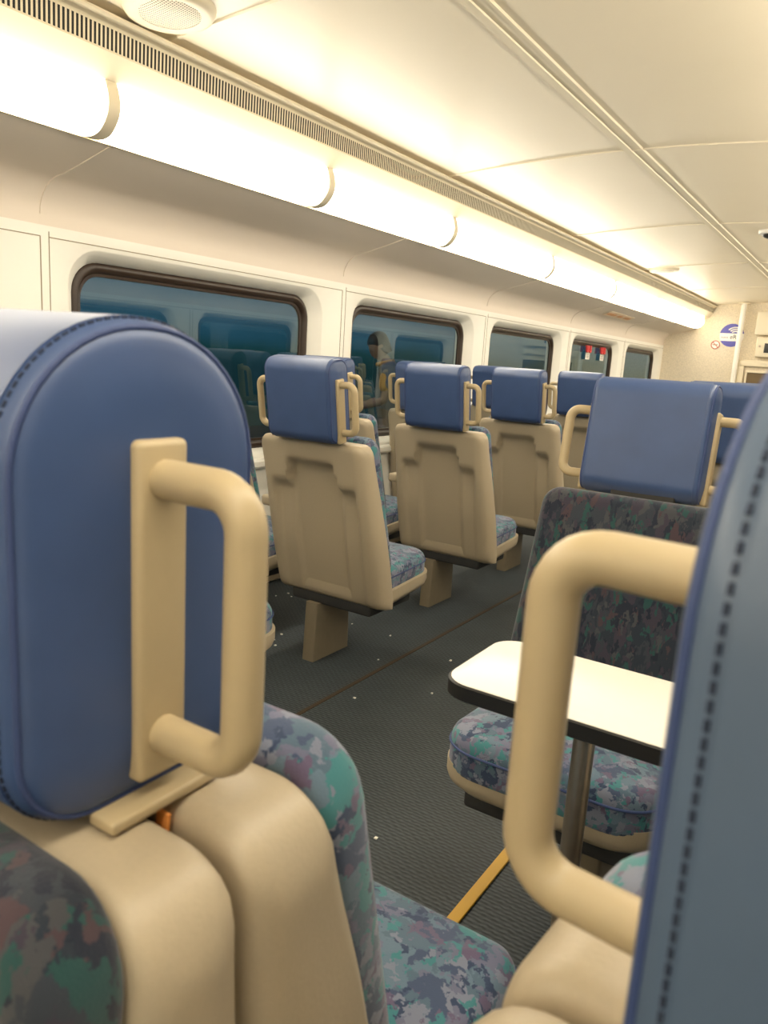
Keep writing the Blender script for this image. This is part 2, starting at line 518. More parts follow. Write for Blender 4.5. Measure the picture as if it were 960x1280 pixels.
# fluorescent lamp covers: a run of curved diffusers on each side
JOINTS = [-2.9, -1.73, -.6, .53, 1.66, 2.78, 3.92, 5.42, 6.94, 8.45, 9.96, 10.95]
a0 = Vector((-2.168, 2.045)); a1 = Vector((-2.287, 1.897))
mid = (a0 + a1) / 2; ch = (a1 - a0); nrm = Vector((-ch.y, ch.x)).normalized()
if nrm.x < 0: nrm = -nrm
LP = []
for i in range(15):
    t = -1 + 2 * i / 14
    bulge = .072 * (1 - abs(t) ** 2.6)
    LP.append(mid + ch * (t / 2) + nrm * bulge)
ordn = ['first', 'second', 'third', 'fourth', 'fifth', 'sixth', 'seventh', 'eighth', 'ninth', 'tenth', 'eleventh']
lab_left = {3: 'lit tube light cover at the upper left edge of the picture, nearest the round speaker',
            4: 'longest looking lit tube light cover above the first window, under the vent slots',
            5: 'lit tube light cover above the pillar between the first and second windows',
            6: 'lit tube light cover over the second window, between two dark joint rings',
            7: 'lit tube light cover over the third window',
            8: 'lit tube light cover over the fourth window with the red pulls',
            9: 'lit tube light cover second from the speckled end wall',
            10: 'lit tube light cover ending beside the speckled end wall'}
for s in ('left', 'right'):
    for i in range(len(JOINTS) - 1):
        ya, yb = JOINTS[i] + .022, JOINTS[i + 1] - .022
        last = i == len(JOINTS) - 2
        if s == 'left':
            lb = lab_left.get(i, 'lit tube light cover on the window side, %s one behind the camera' % ordn[2 - i if i < 3 else 0])
        else:
            lb = 'lit tube light cover on the right-hand side of the car, %s from the rear end' % ordn[i]
        root = empty('ceiling_light', (0, 0, 0), 0, lb, 'light', 'tube lights along the %s side' % ('window' if s == 'left' else 'right'))
        L = []
        yy = [ya, ya + .005, (ya + yb) / 2, yb - .005, yb]
        scl = [.96, 1, 1, 1, .96]
        if last:
            yy = [ya, ya + .005, yb - .09] + [yb - .09 + .09 * sin(R(a)) for a in (25, 50, 70, 82, 90)]
            scl = [.96, 1, 1] + [max(.12, cos(R(a))) for a in (25, 50, 70, 82, 90)]
        for y, q in zip(yy, scl):
            L.append([(mid.x + (p.x - mid.x) * q, y, mid.y + (p.y - mid.y) * q) for p in LP])
        obj('diffuser', side(loft(L, True, True, closed=True), s), LAMP, root, sharp=60)
        # the end ring by which a cover meets the next
        rg = []
        for y in (yb - .0, yb + .044):
            rg.append([(mid.x + (p.x - mid.x) * 1.03 + nrm.x * .003, y, mid.y + (p.y - mid.y) * 1.03 + nrm.y * .003) for p in LP])
        if not last:
            r1 = loft(rg, True, True)
            obj('end_ring', side(r1, s), TRIM, root, sharp=60)

# ceiling fittings
def speaker(x, y, label, drop=.0):
    z = ceil_z(x)
    tilt = atan2(-(ceil_z(x + .01) - ceil_z(x - .01)), .02)
    r = empty('ceiling_speaker', (x, y, z - .001), 0, label, 'speaker')
    r.rotation_euler = (0, tilt, 0)
    L = []
    for rad, dz in ((.135, .012), (.135, -.004), (.128, -.016), (.112, -.022), (.090, -.019)):
        L.append([(rad * cos(2 * pi * k / 40), rad * sin(2 * pi * k / 40), dz) for k in range(40)])
    obj('rim', loft(L, True, False), TRIM, r)
    L = []
    for rad, dz in ((.091, -.018), (.06, -.024), (.02, -.026)):
        L.append([(rad * cos(2 * pi * k / 40), rad * sin(2 * pi * k / 40), dz) for k in range(40)])
    obj('perforated_face', loft(L, True, True), DOTS, r)
    return r
speaker(-1.945, 1.70, 'round perforated ceiling speaker by the vent slots, cut off by the top edge')
speaker(-1.93, 7.62, 'far round ceiling speaker beside the vent, above the fourth window')
cm = empty('ceiling_camera', (-.835, 5.93, ceil_z(-.835)), 0, 'small white dome camera on the ceiling at the right edge', 'camera')
L = []
for k in range(7):
    a = pi / 2 * k / 6
    L.append([(.05 * cos(a) * cos(2 * pi * j / 24), .05 * cos(a) * sin(2 * pi * j / 24), -.02 - .03 * sin(a)) for j in range(24)] if k < 6 else
             [(.003 * cos(2 * pi * j / 24), .003 * sin(2 * pi * j / 24), -.05) for j in range(24)])
obj('dome', loft(L), BLACK, cm)
L = [[(rd * cos(2 * pi * j / 24), rd * sin(2 * pi * j / 24), dz) for j in range(24)] for rd, dz in ((.075, .006), (.075, -.015), (.068, -.022), (.052, -.022))]
obj('housing', loft(L), WHITE, cm)

# orange notice on the cove above the fourth window
ln = empty('notice_strip', (-2.49, 8.25, 1.838), 0, 'faint orange notice strip on the cove above the fourth window', 'notice')
ln.rotation_euler = (0, R(-20), 0)
obj('backing', box(-.05, .05, -.42, .42, -.004, -.001), plain('pale_notice_backing', (.80, .66, .48), .6), ln, smooth=False)
bars = []
for i in range(14):
    y = -.38 + i * .056
    if i in (5, 9): continue
    bars.append(box(-.022, .022, y, y + .032, -.006, -.004))
ink = plain('orange_ink', (.75, .36, .14), .6)
for q in bars: obj('letter', q, ink, ln, smooth=False)

# emergency pulls on the fourth window
for yy, lb in ((8.17, 'left one of two red emergency pulls with a white tag on the fourth window'), (8.66, 'right one of two red emergency pulls with a white tag on the fourth window')):
    r = empty('emergency_pull', (XL - .056, yy, 1.475), 0, lb, 'emergency pull', 'red window pulls'); r.scale = (.75, .75, .75)
    loop = [(0.004, a, b) for a, b in rrect(.16, .07, .02, 4)]
    for q in (-.06, .06):
        obj('red_handle', tube(bend([(.004, q - .04, .06), (.012, q - .028, -.03), (.012, q + .028, -.03), (.004, q + .04, .06)], .012, 4), .013, 8), RED, r)
    obj('tag', merge(box(-.002, .002, -.085, .085, -.135, -.035, 0), box(-.002, .003, -.012, .012, -.05, .0)), WHITE, r, smooth=False)
    for i in range(4): obj('print_line', box(.002, .003, -.06, .06, -.115 + i * .02, -.107 + i * .02), GROOVE, r, smooth=False)

# end wall: stanchion post, round stickers, cabinet
p = empty('stanchion_post', (-1.735, Y1 - .09, 0), 0, 'pale vertical post with ceiling flange in front of the speckled end wall', 'post')
obj('pole', tube([(0, 0, 0), (0, 0, ceil_z(-1.73) - .002)], .032, 16), WALL, p)
obj('ceiling_flange', tube([(0, 0, ceil_z(-1.73) - .016), (0, 0, ceil_z(-1.73) - .003)], .085, 20), TRIM, p)

def disc(r, y0, y1, n=40, cx=0, cz=0):
    return loft([[(cx + r * cos(2 * pi * k / n), y, cz + r * sin(2 * pi * k / n)) for k in range(n)] for y in (y0, y1)])
def clip_disc(r, y, zlo, zhi, th=.001, n=60):
    pts = [(r * cos(2 * pi * k / n), r * sin(2 * pi * k / n)) for k in range(n)]
    q = []
    for a, b in pts:
        if zlo <= b <= zhi: q.append((a, b))
    for z in (zlo, zhi):
        if abs(z) < r:
            e = sqrt(r * r - z * z); q += [(e, z), (-e, z)]
    cz = sum(b for a, b in q) / len(q)
    q.sort(key=lambda p: atan2(p[1] - cz, p[0]))
    return loft([[(a, y, b) for a, b in q], [(a, y - th, b) for a, b in q]])
lg = empty('round_logo_sticker', (-1.845, Y1 - .001, 1.83), 0, 'round blue and white sticker with radio-wave arcs on the end wall', 'sticker')
RL = .15
obj('disc', disc(RL, 0, -.002), WHITE, lg, sharp=30)
obj('blue_field', clip_disc(RL, -.002, .025, RL), LOGOBLUE, lg, sharp=30)
obj('blue_field', clip_disc(RL, -.002, -RL, -.075), LOGOBLUE, lg, sharp=30)
arcs = []
for rr in (.055, .085, .115):
    pts = [(.045 + rr * cos(R(a)) * 1.0, -.004, .005 + rr * sin(R(a)) * .85) for a in range(50, 141, 6)]
    arcs.append(tube(pts, .0085, 6))
for q in arcs: obj('wave_arc', q, WHITE, lg)
def text_mesh(txt, size):
    cu = bpy.data.curves.new('t', 'FONT'); cu.body = txt; cu.size = size; cu.align_x = 'CENTER'; cu.extrude = .0006
    o = bpy.data.objects.new('t', cu); C.objects.link(o)
    dg = bpy.context.evaluated_depsgraph_get()
    me = bpy.data.meshes.new_from_object(o.evaluated_get(dg))
    V = [Vector((v.co.x, -v.co.z, v.co.y)) for v in me.vertices]; F = [list(q.vertices) for q in me.polygons]
    bpy.data.objects.remove(o); bpy.data.curves.remove(cu)
    return V, F
obj('lettering', xf(text_mesh('eRail', .075), Matrix.Translation((.055, -.003, -.045))), BLACK, lg, smooth=False)
obj('fine_lettering', merge(*[box(-.125 + i * .018, -.114 + i * .018, -.004, -.0025, -.04, -.02) for i in range(5)]), plain('grey_ink', (.35, .33, .38), .7), lg, smooth=False)

sm = empty('round_ban_sticker', (-2.03, Y1 - .001, 1.70), 0, 'small red-ringed ban sticker left of the blue round sticker', 'sticker')
obj('disc', disc(.062, 0, -.0015), WHITE, sm, sharp=30)
ring = [(.052 * cos(2 * pi * k / 32), -.003, .052 * sin(2 * pi * k / 32)) for k in range(32)]
obj('red_ring', merge(tube(ring, .006, 6, closed=True), tube([(-.036, -.003, .036), (.036, -.003, -.036)], .005, 6)), plain('faded_red', (.55, .16, .10), .6), sm)
obj('cigarette', box(-.034, .03, -.004, -.0015, -.006, .006), GROOVE, sm, smooth=False)

cb = empty('equipment_cabinet', (-1.25, Y1, 0), 0, 'cream equipment cabinet of stacked boxes on the end wall right of the post', 'cabinet')
obj('upper_box', box(-.30, .45, -.16, 0, 1.84, 2.13, .012), TRIM, cb)
obj('lower_box', box(-.27, .45, -.10, 0, 1.565, 1.815, .01), TRIM, cb)
obj('display', box(-.17, .1, -.105, -.098, 1.62, 1.74, .003), BLACK, cb)
obj('lock', xf(tube([(0, -.112, 0), (0, -.098, 0)], .012, 12), Matrix.Translation((-.225, 0, 1.70))), STEEL, cb)
obj('frame', merge(box(-.46, .45, -.05, 0, 1.44, 1.52, .008), box(-.46, -.38, -.05, 0, .0, 1.44, .008), box(-.36, .45, -.03, 0, 1.36, 1.385, .004), box(-.36, -.335, -.03, 0, .9, 1.36, .004)), TRIM, cb)
obj('niche', box(-.335, .45, -.015, -.0, .9, 1.36), plain('brown_niche', (.16, .11, .05), .6), cb, smooth=False)

# ------------------------------------------------------------------ seats
def headrest_vf(w, d, h, rt, rb, re=.016):
    """extruded rounded side profile (y-z) with softly turned ends"""
    def prof(ins, x):
        return [(x, a, b) for a, b in rrect(d - 2 * ins, h - 2 * ins, 0, 12, [max(q - ins, .003) for q in (rt, rt, rb, rb)])]
    L = []
    tail = [(.055, w / 2 + .004), (.040, w / 2 + .0035), (.028, w / 2 + .002)]
    m = d / 2 - .012
    for ins, x in tail: L.append(prof(min(ins, m), -x))
    for k in range(6):
        a = pi / 2 * k / 5
        L.append(prof(re * (1 - sin(a)), -(w / 2 - re + re * cos(a))))
    for t in (-.5, 0, .5): L.append(prof(-.003 * (1 - abs(t)), t * (w - 2 * re)))
    for k in range(6):
        a = pi / 2 * k / 5
        L.append(prof(re * (1 - cos(a)), w / 2 - re + re * sin(a)))
    for ins, x in tail[::-1]: L.append(prof(min(ins, m), x))
    return loft(L)

def piping_vf(w, d, h, rt, rb, re=.016, r=.0028):
    out = []
    for sx in (-1, 1):
        ins = re * .29; x = sx * (w / 2 - re * .29)
        pts = [(x, a, b) for a, b in rrect(d - 2 * ins, h - 2 * ins, 0, 12, [max(q - ins, .003) for q in (rt, rt, rb, rb)])]
        q = [pts[0]]
        for p in pts[1:]:
            if (Vector(p) - Vector(q[-1])).length > 1e-4: q.append(p)
        out.append(tube(q, r, 8, closed=True))
    return out

def stitch_vf(w, d, h, rt, rb, inset=.0165, pitch=.0064, ln=.0040):
    out = []
    for sx in (-1, 1):
        x = sx * (w / 2 - inset)
        pts = [Vector((x, a, b)) for a, b in rrect(d - .0002, h - .0002, 0, 16, (rt, rt, rb, rb))]
        pts.append(pts[0])
        one = []
        acc = 0.0; nxt = 0.0
        for i in range(len(pts) - 1):
            a, b = pts[i], pts[i + 1]; seg = (b - a).length
            if seg < 1e-6: continue
            t = (b - a) / seg
            while nxt < acc + seg:
                p = a + t * (nxt - acc); q = p + t * ln
                one.append(tube([p, q], .00105, 5)); nxt += pitch
            acc += seg
        out.append(merge(*one))
    return out

def handle_vf(out=.078, hh=.17, r=.0125):
    """D-shaped tube standing out along +x from the plate, z centred"""
    pts = bend([(-.004, 0, hh / 2), (out, 0, hh / 2), (out, 0, -hh / 2), (-.004, 0, -hh / 2)], .026, 8)
    return tube(pts, r, 14)

def shell_vf(yb, yf, z_top, z_bot, hw, recess=True, rc=.045, top_r=.05, under=.07, shoulder=.05):
    """back shell: yb(z) rear face, yf(z) front face, both along y"""
    zs = []
    for k in range(9): zs.append(z_bot + under * (1 - cos(pi / 2 * k / 8)))
    m = 34
    for k in range(1, m + 1): zs.append(z_bot + under + (z_top - top_r - z_bot - under) * k / m)
    tops = [sin(pi / 2 * k / 7) for k in range(1, 8)]
    rows = [(z, 0.0) for z in zs] + [(z_top - top_r + top_r * t, 1 - sqrt(max(0, 1 - t * t))) for t in tops]
    NX = 48; loops = []
    for z, ti in rows:
        w = hw(z)
        b = yb(z); f = yf(z)
        if z < z_bot + under:
            t = (z_bot + under - z) / under
            b += under * (1 - sqrt(max(0, 1 - t * t)))
            f = max(f, b + .02)
        ins = ti * top_r
        half = (f - b) / 2
        i2 = min(ins, half - .006)
        b2 = b + i2; f2 = f - i2 * .6; w2 = w - ins * .06
        def sh_drop(ax):
            if ax > w - shoulder and z > z_top - .22:
                q = min(.985, (ax - (w - shoulder)) / shoulder)
                return shoulder * (1 - sqrt(1 - q * q)) * ss(z_top - .22, z_top - .02, z)
            return 0.0
        P = []
        rcc = min(rc, (f2 - b2) * .6)
        for k in range(NX + 1):
            u = -1 + 2 * k / NX
            u = (abs(u) ** .8) * (1 if u > 0 else -1)
            x = u * w2
            y = b2
            ax = abs(x)
            if ax > w2 - rcc:
                q = min(1, (ax - (w2 - rcc)) / rcc); y += rcc * (1 - sqrt(max(0, 1 - q * q)))
            if recess:
                # stepped yoke: high over the middle, low over the wings
                edge = .862 - .095 * ss(.100, .128, ax)
                below = ss(edge + .006, edge - .022, z)
                cen = 1 - ss(.108, .122, ax)
                wing = ss(.108, .122, ax) * (1 - ss(.188, .205, ax))
                fade_c = .45 + .55 * ss(.30, .86, z)
                fade_w = .25 + .75 * ss(.50, .76, z)
                y += below * (cen * .048 * fade_c + wing * .036 * fade_w) * (1 - ti)
            zz = z - sh_drop(ax)
            P.append((x, y, zz))
        ch = min(.014, (f2 - b2) * .3)
        F = []
        for x, y, zz in reversed(P):
            q = max(0.0, min(1.0, (abs(x) - (w2 - ch)) / ch))
            F.append((x, f2 - ch * (1 - sqrt(max(0, 1 - q * q))), zz))
        loops.append(P + F)
    V, Fc = loft(loops, True, False)
    n = len(loops[0]); o = (len(loops) - 1) * n
    for k in range(NX): Fc.append([o + k, o + k + 1, o + n - 2 - k, o + n - 1 - k])
    return V, Fc

def pan_vf(y0, y1, hw, zb0, zb1, zt0, zt1, rf=.10):
    """tray under the seat cushion, its plan rounded at the front"""
    L = []
    d = y1 - y0
    for f, ins in ((0, .018), (.25, .004), (.5, 0), (1, 0)):
        P = []
        for a, b in rrect(2 * hw - 2 * ins, d - 2 * ins, 0, 10, (rf, rf, .02, .02)):
            t = (b + d / 2) / d
            zb = zb0 + (zb1 - zb0) * t; zt = zt0 + (zt1 - zt0) * t
            P.append((a, b + (y0 + y1) / 2, zb + (zt - zb) * f))
        L.append(P)
    return loft(L)

def back_cushion_vf(w, z0, z1, yfun, t, lean, taper=.06, rt=.07):
    h = (z1 - z0) / cos(lean)
    v = pillow(w, h, t, .03, .03, .012, rs=(rt, rt, .03, .03), taper=taper)
    # plate XY -> X,Z ; thickness Z -> +Y ; lean back
    m = Matrix(((1, 0, 0, 0), (0, 0, 1, 0), (0, 1, 0, 0), (0, 0, 0, 1)))
    rot = Matrix.Rotation(lean, 4, 'X')
    zc = (z0 + z1) / 2
    return xf((v[0], [list(reversed(q)) for q in v[1]]), Matrix.Translation((0, yfun(zc), zc)) @ rot @ m)

def seat_cushion_vf(w, y0, y1, z0, t, slope=.05, rf=.10):
    d = y1 - y0
    v = pillow(w, d, t, .04, .035, .022, rs=(rf, rf, .03, .03), n=10)
    return xf(v, Matrix.Translation((0, (y0 + y1) / 2, z0)) @ Matrix.Rotation(slope, 4, 'X'))

def cushion_piping_vf(w, y0, y1, z, slope, rf=.10, r=.003):
    d = y1 - y0
    pts = [(a, b, 0) for a, b in rrect(w, d, 0, 8, (rf, rf, .03, .03))]
    return xf(tube(pts, r, 6, closed=True), Matrix.Translation((0, (y0 + y1) / 2, z)) @ Matrix.Rotation(slope, 4, 'X'))

LEAN = atan2(.17, .64)
def yb1(z): return -.17 + .17 * (.945 - z) / .62 if z > .325 else 0.0
def yf1(z): return yb1(z) + .10
def hw1(z): return .270 - .024 * ss(.45, .95, z)

def add_handles(root, w, y, zc, r=.0125, lean=0.0, plate_z=(-.125, .105), out=.078, cx=0.0, hh=.17):
    for sx in (1, -1):
        hv = handle_vf(out, hh, r); pv = box(-.004, .012, -.021, .021, plate_z[0], plate_z[1], .005)
        m = Matrix.Translation((cx + sx * (w / 2), y, zc)) @ Matrix.Rotation(lean, 4, 'X')
        hv = hv if sx > 0 else flipx(hv); pv = pv if sx > 0 else flipx(pv)
        h = obj('grab_handle', xf(hv, m), TAN, root)
        obj('mounting_plate', xf(pv, m), TAN, h, sharp=40)

def make_single(fab=FAB, backfab=FAB, armrest=True, nar=0.0):
    r = empty('passenger_seat')
    obj('back_shell', shell_vf(yb1, yf1, .945, .285, lambda z: hw1(z) - nar, under=.05, shoulder=.04, top_r=.03), BEIGE, r, sharp=60)
    obj('seat_pan', pan_vf(.015, .425, .266 - nar, .285, .325, .355, .385), BEIGE, r, sharp=60)
    obj('under_tray', box(-.20, .20, .03, .34, .245, .30, .01), DARK, r)
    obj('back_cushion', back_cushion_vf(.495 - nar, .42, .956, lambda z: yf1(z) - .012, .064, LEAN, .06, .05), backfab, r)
    c = obj('seat_cushion', seat_cushion_vf(.500 - nar, .06, .430, .352, .105, .06), fab, r)
    obj('piping', cushion_piping_vf(.5005 - nar, .06, .430, .352 + .066, .06, .10, .0028), PIPE, c)
    W, D, H, RT, RB = .30, .112, .298, .045, .042
    hl = R(9)
    m = Matrix.Translation((.015, -.19, 1.096)) @ Matrix.Rotation(hl, 4, 'X')
    h = obj('headrest', xf(headrest_vf(W, D, H, RT, RB), m), BLUE, r)
    for q in piping_vf(W, D, H, RT, RB): obj('piping', xf(q, m), PIPE, h)
    obj('headrest_mount', box(-.08, .08, -.155, -.125, .93, .975, .005), DARK, r)
    add_handles(r, W, -.192, 1.072, lean=hl, out=.068, cx=.015)
    obj('pedestal', loft([[(a - .075, b + .12, z) for a, b in rrect(.06, 2 * q, .008, 3)] for z, q in ((0, .125), (.25, .115))]), PEDM, r, sharp=40)
    if armrest:
        obj('armrest', xf(box(-.028, .028, -.05, .30, -.022, .022, .012), Matrix.Translation((-.292, .0, .655))), BEIGE, r)
    return r

def make_double():
    """two seats back to back sharing one deep headrest"""
    r = empty('double_sided_seat')
    def half(sy):
        P = []
        yb = lambda z: .006
        yf = (lambda z: .090 + .235 * (.945 - z)) if sy > 0 else (lambda z: .084 + .10 * (.945 - z))
        hw = lambda z: .270 - .012 * ss(.6, .95, z)
        sh = shell_vf(yb, yf, .936, .285, hw, recess=False, rc=.025, top_r=.02, under=.03, shoulder=.06)
        ln = atan2(.235 if sy > 0 else .10, 1)
        bc = back_cushion_vf(.500, .43, .948, lambda z: yf(z) - .003, .066, ln, .03, .065)
        pn = pan_vf(.16, .575, .266, .285, .325, .355, .385)
        cu = seat_cushion_vf(.512, .21, .580, .352, .105, .05, .045)
        pp = cushion_piping_vf(.5125, .21, .580, .352 + .066, .05, .045, .0028)
        tr = Matrix.Identity(4) if sy > 0 else Matrix.Rotation(pi, 4, 'Z')
        obj('back_shell', xf(sh, tr), BEIGE, r, sharp=60)
        obj('back_cushion', xf(bc, tr), FAB if sy > 0 else FABD, r)  # camera-side back gets the darker fabric: its shade put into the colour
        obj('seat_pan', xf(pn, tr), BEIGE, r, sharp=60)
        c = obj('seat_cushion', xf(cu, tr), FAB, r)
        obj('piping', xf(pp, tr), PIPE, c)
    half(1); half(-1)
    W, D, H, RT, RB = .31, .205, .332, .10, .06
    m = Matrix.Translation((0, 0, 1.109))
    h = obj('headrest', xf(headrest_vf(W, D, H, RT, RB, .020), m), BLUE, r)
    for q in piping_vf(W, D, H, RT, RB, .020, .0022): obj('piping', xf(q, m), PIPE, h)
    for q in stitch_vf(W, D, H, RT, RB): obj('stitching', xf(q, m), STITCH, h)
    add_handles(r, W, .0, 1.083, r=.0135, plate_z=(-.122, .116), out=.085, hh=.18)
    for sx in (1, -1):
        obj('strap', xf(box(-.012, .014, -.048, .05, -.0045, .0045, .0025), Matrix.Translation((sx * (W / 2 + .004), 0, .943))), TAN, r, sharp=40)
    obj('pedestal', loft([[(a, b, z) for a, b in rrect(.11, 2 * q, .008, 3)] for z, q in ((0, .20), (.29, .18))]), PEDM, r, sharp=40)
    return r

proto = make_single()
AX, WX = -1.770, -2.424
rows = [1.395, 2.37, 3.335, 4.285, 5.34]
lab_a = ['aisle seat hidden behind the big foreground headrest, only its cushion tip showing',
         'nearest fully seen beige-backed aisle seat with blue headrest',
         'second beige-backed aisle seat on the left of the aisle, below the second window',
         'third beige-backed aisle seat along the left of the aisle, smaller and further off',
         'fourth and farthest beige-backed aisle seat on the left, beside the table bench headrest']
lab_w = ['window seat wholly hidden behind the big foreground headrest',
         'window seat by the first window, its headrest top peeking past the big foreground headrest',
         'window seat behind the nearest beige-backed aisle seat, its headrest against the second window',
         'window seat behind the second beige-backed aisle seat, almost hidden by it',
         'window seat by the third window, darker blue headrest left of the third aisle seat']
first = True
for i, y in enumerate(rows):
    for x, labs in ((AX, lab_a), (WX, lab_w)):
        o = proto if first else copy_tree(proto); first = False
        o.location = (x, y, 0); o.rotation_euler = (0, 0, 0)
        tag(o, labs[i], 'seat', 'seats along the left windows')

# the bench seats beyond the table, facing this way (fabric of their backs in view)
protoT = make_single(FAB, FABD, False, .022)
protoT.location = (-.475, 1.815, 0); protoT.rotation_euler = (0, 0, pi)
tag(protoT, 'dark mottled seat beyond the white table, facing this way, blue headrest with two handles', 'seat', 'seats on the right of the aisle')
o = copy_tree(protoT); o.location = (.17, 1.815, 0)
tag(o, 'window-side seat beyond the white table, hidden behind the right foreground headrest', 'seat', 'seats on the right of the aisle')
for i in range(7):
    y = 3.30 + .975 * i
    for x, wh in ((-.50, 'aisle'), (.16, 'window')):
        o = copy_tree(proto); o.location = (x, y, 0)
        for ch in children(o):
            if ch.name.startswith('armrest'): bpy.data.objects.remove(ch)
        if i == 0 and wh == 'aisle':
            tag(o, 'blue headrest seat just showing to the right behind the table seat headrest', 'seat', 'seats on the right of the aisle')
        else:
            tag(o, 'right-hand %s seat, %s row beyond the table seats' % (wh, ordn[i]), 'seat', 'seats on the right of the aisle')

dbl = make_double()
dbl.location = (-.552, .335, 0)
tag(dbl, 'large blue headrest seat in the left foreground, back-to-back beige shells and a mottled cushion', 'seat', 'foreground back to back seats')
d2 = copy_tree(dbl); d2.location = (.116, .335, 0); d2.rotation_euler = (0, 0, R(-5))
for ch in children(d2):
    if ch.name.startswith('headrest'):
        ch.material_slots[0].link = 'OBJECT'; ch.material_slots[0].material = WORN
        ch['label'] = 'worn greyer blue headrest'
tag(d2, 'blue headrest seat at the right edge in the foreground, big tan handle reaching left', 'seat', 'foreground back to back seats')

# orange card wedged between the two shells
tag(obj('card_stub', xf(box(-.006, .006, -.0012, .0012, -.012, .002), Matrix.Translation((-.385, .335, .930)) @ Matrix.Rotation(.1, 4, 'Y')), ORANGE, smooth=False),
    'orange card stub wedged between the two beige foreground shells', 'card')

# ------------------------------------------------------------------ table
t = empty('folding_table', (0, 0, 0), 0, 'white laminate table with black edge between the facing seats', 'table')
TZ, TX0, TX1, TY0, TY1 = .762, -.530, .425, 1.020, 1.272
def slab(x0, x1, y0, y1, z0, z1, r, bev=.002):
    w, d = x1 - x0, y1 - y0
    L = []
    for ins, z in ((bev, z0), (0, z0 + bev), (0, z1 - bev), (bev, z1)):
        L.append([((x0 + x1) / 2 + a, (y0 + y1) / 2 + b, z) for a, b in rrect(w - 2 * ins, d - 2 * ins, 0, 8, (.01, r, r, .01))])
    return loft(L)
obj('table_top', slab(TX0 + .004, TX1, TY0 + .004, TY1 - .004, TZ - .004, TZ, .048, .0008), TTOP, t, sharp=40)
obj('edge_band', slab(TX0, TX1 - .001, TY0, TY1, TZ - .028, TZ - .0015, .05), TEDGE, t, sharp=40)
pl = obj('leg', tube([(-.318, 1.14, .006), (-.318, 1.14, TZ - .026)], .0175, 24), STEEL, t)
obj('base_plate', tube([(-.318, 1.14, 0), (-.318, 1.14, .010)], .07, 24), STEEL, t)
obj('top_bracket', box(-.35, -.23, 1.08, 1.20, TZ - .034, TZ - .027, .003), DARK, t)
obj('wall_bracket', box(.38, .43, 1.05, 1.24, TZ - .10, TZ - .027, .004), PEDM, t)

# yellow strip and crumbs on the floor
tag(obj('floor_marker', box(-.655, -.625, 1.0, 1.75, 0, .006, .002), YELLOW), 'yellow strip lying on the floor beside the mottled bench seat', 'strip')
for i, (x, y) in enumerate([(-2.506, 2.923), (-2.487, 3.0), (-2.099, 2.448), (-2.442, 3.18), (-2.44, 2.97), (-1.964, 2.853), (-1.624, 2.571), (-1.74, 2.845), (-1.283, 2.434), (-1.487, 2.203), (-1.385, 2.773), (-2.05, 2.40), (-2.12, 2.52), (-.95, 1.55)]):
    q = random.uniform(.0035, .006)
    V = [(q * random.uniform(.5, 1) * sx, q * random.uniform(.5, 1) * sy, z) for z in (0, q * .7) for sx, sy in ((-1, -1), (1, -1), (1, 1), (-1, 1))]
    o = obj('paper_crumb', (V, [[3, 2, 1, 0], [4, 5, 6, 7], [0, 1, 5, 4], [1, 2, 6, 5], [2, 3, 7, 6], [3, 0, 4, 7]]), PAPER, None, False, (x, y, 0))
    tag(o, 'tiny white paper crumb lying on the dark floor', 'crumb', 'crumbs on the floor')

# ------------------------------------------------------------------ outside: platform and the man standing on it
PZ = -.03
struct('ground', box(-9, XL - .22, -6, 22, PZ - .1, PZ), ASPH, smooth=False)

def skin_obj(name, joints, edges, material, parent, sub=2):
    """joints: (x,y,z,r)"""
    me = bpy.data.meshes.new(name)
    me.from_pydata([j[:3] for j in joints], edges, [])
    me.materials.append(material)
    o = bpy.data.objects.new(name, me); link(o, parent)
    md = o.modifiers.new('Skin', 'SKIN'); md.use_smooth_shade = True
    for i, j in enumerate(joints):
        sv = me.skin_vertices[0].data[i]
        rr = j[3] if isinstance(j[3], (tuple, list)) else (j[3], j[3])
        sv.radius = rr; sv.use_root = (i == 0)
    s2 = o.modifiers.new('Sub', 'SUBSURF'); s2.levels = sub; s2.render_levels = sub
    return o

man = empty('person', (-3.37, 5.23, PZ), 0, 'man outside the second window in grey shirt with orange collar, head bent down', 'person')
man.scale = (.86, .86, .87)
man.rotation_euler = (0, 0, R(122))      # local +y is where he faces
